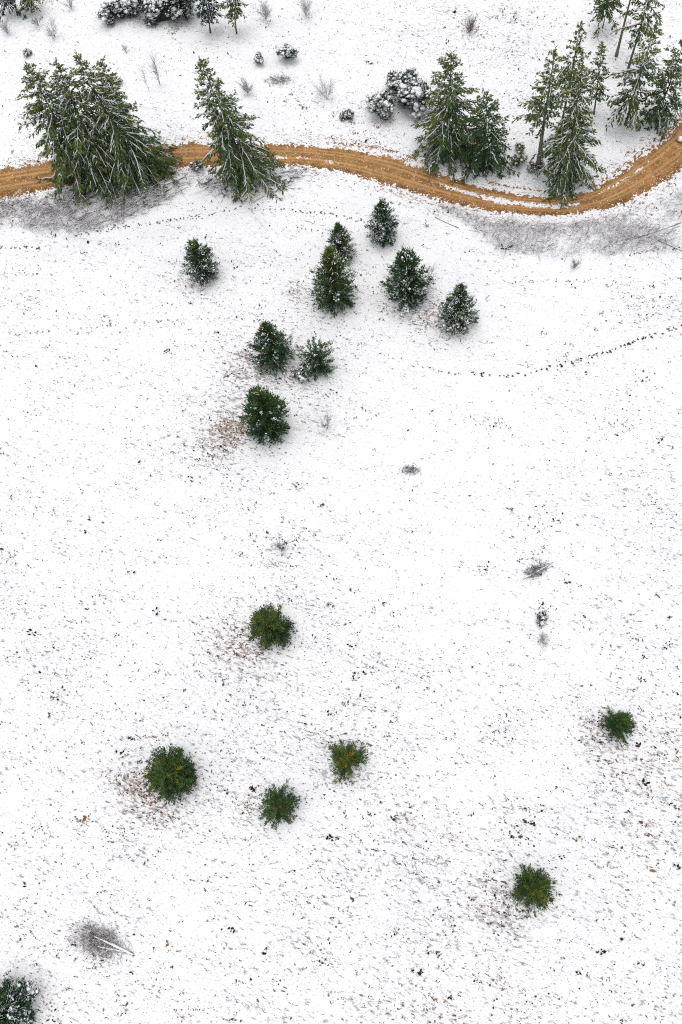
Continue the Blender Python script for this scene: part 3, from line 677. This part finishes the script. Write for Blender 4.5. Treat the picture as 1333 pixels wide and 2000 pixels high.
FG = 'young conifers scattered over the field'
conifer((360, 428, 470, 555), 201, 'young conifer standing alone below the lone spruce at left', 'egg', None, .38, .42)
conifer((718, 779, 391, 482), 202, 'frosted oval young conifer closest to the dirt road', 'egg', None, .50, .30, shag=.08)
conifer((637, 694, 438, 518), 203, 'young conifer half hidden behind the olive topped one', 'cone', None, .38, .42)
conifer((608, 699, 488, 612), 204, 'large young conifer with an olive top in front of a smaller one', 'cone', None, .14, .58)
conifer((750, 841, 489, 601), 205, 'broad dark young conifer beside a thin bare sapling', 'egg', None, .30, .40)
conifer((855, 931, 558, 655), 206, 'snow flecked young conifer farthest right of the upper field group', 'cone', None, .50, .42)
conifer((490, 575, 633, 728), 207, 'spiky young conifer left of a loose airy one', 'cone', None, .22, .42, shag=.2)
conifer((582, 656, 666, 738), 208, 'loose airy young conifer with gaps of snow showing through', 'round', 2.0, .14, .40, dens=.5, shag=.24)
conifer((475, 568, 757, 864), 209, 'dense oval young conifer above a patch of brown grass', 'egg', None, .10, .42, shag=.07, dens=1.25)
conifer((489, 573, 1181, 1275), 210, 'green young conifer alone in the middle of the field', 'egg', 2.3, .0, .56, shag=.16)
conifer((286, 382, 1462, 1561), 211, 'largest round young conifer of the lower field, brown grass at its left', 'round', 2.1, .0, .52, shag=.13, dens=1.2)
conifer((643, 714, 1447, 1522), 212, 'star shaped olive young conifer in the lower field', 'cone', 2.4, .0, .64, shag=.22, dens=.8)
conifer((508, 581, 1533, 1614), 213, 'open young conifer with pale inner twigs between two rounder ones', 'round', 2.1, .0, .50, shag=.2, dens=.65)
conifer((1175, 1240, 1383, 1450), 214, 'small dark starry young conifer near the right frame edge', 'cone', 2.3, .0, .48, shag=.24, dens=.75)
conifer((1001, 1078, 1682, 1786), 215, 'yellow tipped young conifer at the lower right', 'egg', 2.4, .0, .58, shag=.22, dens=.9)
conifer((-48, 73, 1908, 2042), 216, 'snow streaked young conifer cut off by the lower left corner', 'egg', 2.1, .42, .30, shag=.18)

BG = 'snow covered bushes'
def bush(box, seed, label, caps=.6, **kw):
    caps = min(1, caps*1.35)
    kw.setdefault('mat', 'blue'); kw.setdefault('tint', .4)
    kw.setdefault('shag', .35); kw.setdefault('dens', .8)
    return conifer(box, seed, label, kw.pop('kind', 'egg'), kw.pop('ratio', 1.25), .3, group=BG, name='snowy_bush', cat='bush', caps=caps, rough=2.4, lobes=kw.pop('lobes', 10), **kw)
bush((190, 246, 2, 46), 301, 'round snow capped bush at the left end of the row along the upper edge')
bush((226, 302, -34, 40), 302, 'snow capped bush above a rusty patch at the upper edge', .55)
bush((286, 352, -10, 62), 303, 'dark snow capped bush lowest in the row along the upper edge', .5)
bush((326, 394, -40, 50), 304, 'snow capped bush left of the two thin stemmed spruces at the upper edge', .5, kind='egg', ratio=2.2)
bush((748, 815, 140, 206), 305, 'snow capped bush farthest from the road, left of the spruce pair', .6)
bush((778, 866, 152, 236), 306, 'largest snow capped bush, touching the spruce pair', .55)
bush((714, 778, 188, 243), 307, 'leftmost low snowy bush near the spruce pair', .65, tint=.7)
bush((46, 62, 96, 113), 308, 'tiny dark bush above the big spruce clump', .35)
bush((536, 582, 84, 130), 309, 'lone half buried snowy bush in the clearing', .85)
bush((492, 520, 104, 132), 310, 'small pale bush left of the half buried one in the clearing', .9)
bush((668, 693, 213, 244), 311, 'small olive bush on the snow above the road', .5, tint=.8)
bush((1004, 1027, 280, 303), 312, 'upper small green bush between spruce pair and bare trunk', .12, mat='needles', dens=.5, tint=.6)
bush((998, 1034, 304, 326), 313, 'lower small green bush between spruce pair and bare trunk', .15, mat='needles', dens=.5, tint=.6)
bush((1034, 1062, 312, 342), 314, 'green bush at the foot of the bare trunked spruce', .3, mat='needles')
bush((1046, 1070, 1198, 1222), 315, 'tiny dark sapling alone right of the middle of the field', .2)
bush((572, 612, 716, 752), 316, 'low straggly bush at the foot of the loose airy conifer', .5, mat='pine', dens=.5)
bush((372, 400, 318, 336), 317, 'small green bush at the foot of the lone spruce, left side', .2, mat='needles')
bush((215, 236, 145, 175), 318, 'dark snowy shrub right of the big spruce clump', .6)

# bare deciduous shrubs and saplings
def bare(base, size, seed, label, tall=1.0, n=9, t0=.2, t1=.6, name='bare_shrub', cat='bare shrub', spread=.7, group='leafless shrubs'):
    r = np.random.default_rng(seed); loc = at(*base); H = size*mpp(loc)*tall
    root = thing(name, loc, label, cat, group); st = MB(); tw = MB()
    for i in range(n):
        az = r.uniform(0, 6.28); el = spread*r.uniform(.1, 1)
        D = np.array([math.cos(az)*math.sin(el), math.sin(az)*math.sin(el), math.cos(el)])
        k = 6; s = np.linspace(0, 1, k)[:, None]; l = H*r.uniform(.6, 1)
        pts = D[None]*l*s+np.cumsum(r.normal(0, .05*l, (k, 3)), 0)*s; pts[:, 2] = np.maximum(pts[:, 2], -.05)
        rd = (.016+.008*H*.3)*(1-s[:, 0]*.75)
        st.tube(pts, rd, 4, r.uniform(t0, t1))
        m = int(12+6*H); f = r.uniform(.25, 1, m); O = np.stack([np.interp(f, s[:, 0], pts[:, q]) for q in range(3)], -1)
        E = O+unit(D[None]+rand_unit(m, r)*.8)*(l*r.uniform(.12, .35, m))[:, None]; E[:, 2] = np.maximum(E[:, 2], .03)
        t = np.where(r.uniform(size=m) < .45, r.uniform(.7, 1, m), r.uniform(t0, t1, m)); tw.prisms(O, E, .013, .007, t)
        E2 = E+unit(E-O+rand_unit(m, r)*.2*l)*(l*.14); tw.prisms(E, E2, .009, .005, t)
    st.build('stems', M['twig'], root); tw.build('twigs', M['twig'], root)
    return root
bare((313, 166), 42, 401, 'leafless small tree with a dark stem in the clearing beside the lone spruce', 1.5, 3, .15, .5, 'bare_tree', 'bare tree', .25)
bare((292, 178), 42, 402, 'thin leafless pole left of the small leafless tree in the clearing', 1.6, 1, .2, .5, 'bare_tree', 'bare tree', .12)
bare((839, 556), 46, 403, 'thin bare brown sapling beside the broad dark conifer', 1.4, 2, .1, .4, 'bare_tree', 'bare tree', .12)
bare((640, 838), 50, 404, 'slender grey sapling leaning right of the dense oval conifer', 1.4, 3, .35, .65, 'bare_tree', 'bare tree', .3)
bare((16, 66), 26, 405, 'grey leafless shrub near the left edge above the clump', 1, 14, .52, .8)
bare((108, 72), 34, 406, 'sparse grey leafless shrub in the upper left clearing', 1, 10, .52, .8)
bare((140, 18), 24, 407, 'pale leafless shrub under the upper edge at left', 1, 10, .45, .75)
bare((247, 102), 16, 408, 'tiny grey leafless shrub in the clearing above the big clump', 1, 8, .52, .8)
bare((485, 182), 34, 409, 'brownish leafless shrub right of the lone spruce', 1, 16, .42, .7)
bare((520, 38), 38, 410, 'pale frosted leafless shrub right of the stemmed young spruces', 1, 16, .5, .85)
bare((598, 32), 38, 411, 'pale frosted leafless shrub alone at the top of the clearing', 1, 14, .5, .85)
bare((918, 64), 34, 412, 'reddish leafless shrub at the top of the right hand slope', 1, 16, .1, .5)
bare((640, 195), 44, 413, 'faint leafless shrub in the middle of the clearing', 1, 12, .58, .9)
bare((550, 1072), 26, 414, 'brown leafless shrub in the middle of the open field', 1, 10, .1, .45)
bare((1060, 1250), 26, 415, 'grey leafless shrub just below the tiny dark sapling', 1, 12, .5, .8)
bare((1122, 524), 22, 416, 'low grey leafless shrub under the scrub belt at right', 1, 10, .3, .65)
bare((75, 50), 22, 417, 'dark twiggy bush below the corner spruces', 1, 8, .05, .4)

# fallen branches, logs, heaps
def log(root, a, b_, r0, r, tint=.5, snow=True, name='log'):
    k = 8; s = np.linspace(0, 1, k)[:, None]; pts = a+(b_-a)*s+np.cumsum(r.normal(0, .012, (k, 3)), 0)*[1, 1, .3]
    m = MB(); m.tube(pts, r0*(1-s[:, 0]*.55), 7, tint); o = m.build(name, M['bark'], root, True)
    if snow:
        m = MB(); m.tube(pts[:-1]+[0, 0, r0*.5], r0*1.15*(1-s[:-1, 0]*.5)*np.sin(np.linspace(.5, 2.7, k-1)), 6, .8); m.build('snow', M['snow'], o, True)
    return o
def heap(base, w, hgt, n, seed, label, logs, t0=.05, t1=.6, name='brush_pile', cat='brush pile', depth=.45, ang=None, group=None):
    """a brush pile: tangled twigs over fallen logs given by their ends in the photograph"""
    r = np.random.default_rng(seed); loc = at(*base); root = thing(name, loc, label, cat, group); sc = mpp(loc); W = w*sc/2
    for (a, b_, rr) in logs:
        up = hgt*.95 if n else 0
        A = at(*a)-loc+[0, 0, rr*.7]; B = at(*b_)-loc+[0, 0, rr*.7+up]
        log(root, A, B, rr*(1.0 if n else .7), r, .85)
    if n:
        m = MB(); q = r.normal(0, .42, (n, 2)); q[:, 0] = np.clip(q[:, 0], -1, 1)
        ax = np.array([math.cos(ang), math.sin(ang)]) if ang is not None else np.array([1., 0]); ay = np.array([-ax[1], ax[0]])
        P = np.zeros((n, 3)); P[:, :2] = ax*(q[:, :1]*W)+ay*(q[:, 1:]*W*depth)
        P[:, 2] = terrain(P[:, 0]+loc[0], P[:, 1]+loc[1])-loc[2]+r.uniform(.02, 1, n)*hgt*np.exp(-(q**2).sum(1))
        D = rand_unit(n, r); D[:, :2] += ax*np.sign(r.normal(size=n))[:, None]*.6; D[:, 2] = np.abs(D[:, 2])*.5; D = unit(D); l = r.uniform(.15, .6, n)*min(1.3, W*.7)
        t = np.where(r.uniform(size=n) < .5, r.uniform(.65, 1, n), r.uniform(t0, t1, n))
        m.prisms(P, P+D*l[:, None], r.uniform(.012, .024, n), .008, t); m.build('twigs', M['twig'], root)
    return root
heap((195, 1836), 120, .5, 950, 501, 'grey brush pile with crossed snowy logs at the lower left', [((262, 1864), (178, 1822), .10), ((246, 1858), (188, 1844), .07), ((232, 1836), (205, 1862), .05)], ang=-.25, depth=.5, t0=.3, t1=.66)
heap((1048, 1114), 56, .3, 420, 502, 'fallen snowy bough with dark twigs right of the field centre', [((1022, 1131), (1080, 1100), .07)], ang=.45, depth=.5, name='fallen_branch', cat='fallen branch', t0=.0, t1=.4)
heap((802, 918), 40, .3, 320, 503, 'small grey heap of twigs alone in the upper middle of the field', [((786, 922), (808, 912), .05)], depth=.5, t0=.25, t1=.6)
heap((545, 158), 60, .3, 260, 504, 'snowy heap of cut branches below the half buried bush', [((528, 150), (556, 165), .06)], depth=.5, t0=.3, t1=.7)
FB = 'fallen logs in the roadside scrub'
heap((872, 432), 10, .15, 0, 505, 'pale fallen trunk left of the scrub belt below the bend', [((850, 424), (896, 445), .10)], name='fallen_log', cat='fallen log', group=FB)
heap((1285, 452), 10, .15, 0, 506, 'long pale fallen trunk in the scrub at the right frame edge', [((1240, 466), (1330, 436), .12)], name='fallen_log', cat='fallen log', group=FB)
heap((1308, 480), 10, .15, 0, 507, 'dark fallen trunk below the long pale one at the right frame edge', [((1286, 470), (1340, 494), .10)], name='fallen_log', cat='fallen log', group=FB)
heap((270, 375), 10, .2, 0, 508, 'longest snowy trunk lying at the foot of the low green spruce', [((362, 346), (255, 388), .11)], name='fallen_log', cat='fallen log', group=FB)
heap((140, 396), 10, .15, 0, 509, 'thin snowy trunk lying below the dark bushy spruce', [((100, 388), (190, 396), .10)], name='fallen_log', cat='fallen log', group=FB)
heap((190, 410), 10, .15, 0, 510, 'dark trunk lying lowest in the felled branches below the clump', [((168, 418), (222, 402), .10)], name='fallen_log', cat='fallen log', group=FB)

# snow topped boulder on the road edge
loc = at(1329, 274); root = thing('boulder', loc, 'snow topped boulder at the right edge of the dirt road', 'boulder')
m = MB(); m.blobs(np.array([[0, 0, -.1], [.25, .1, -.1]]), np.array([.6, .4]), .9, .4, r); m.build('stone', M['rock'], root)
m = MB(); m.blobs(np.array([[0, 0, .2], [.22, .1, .1]]), np.array([.52, .34]), .6, .8, r); m.build('snow', M['snow'], root)
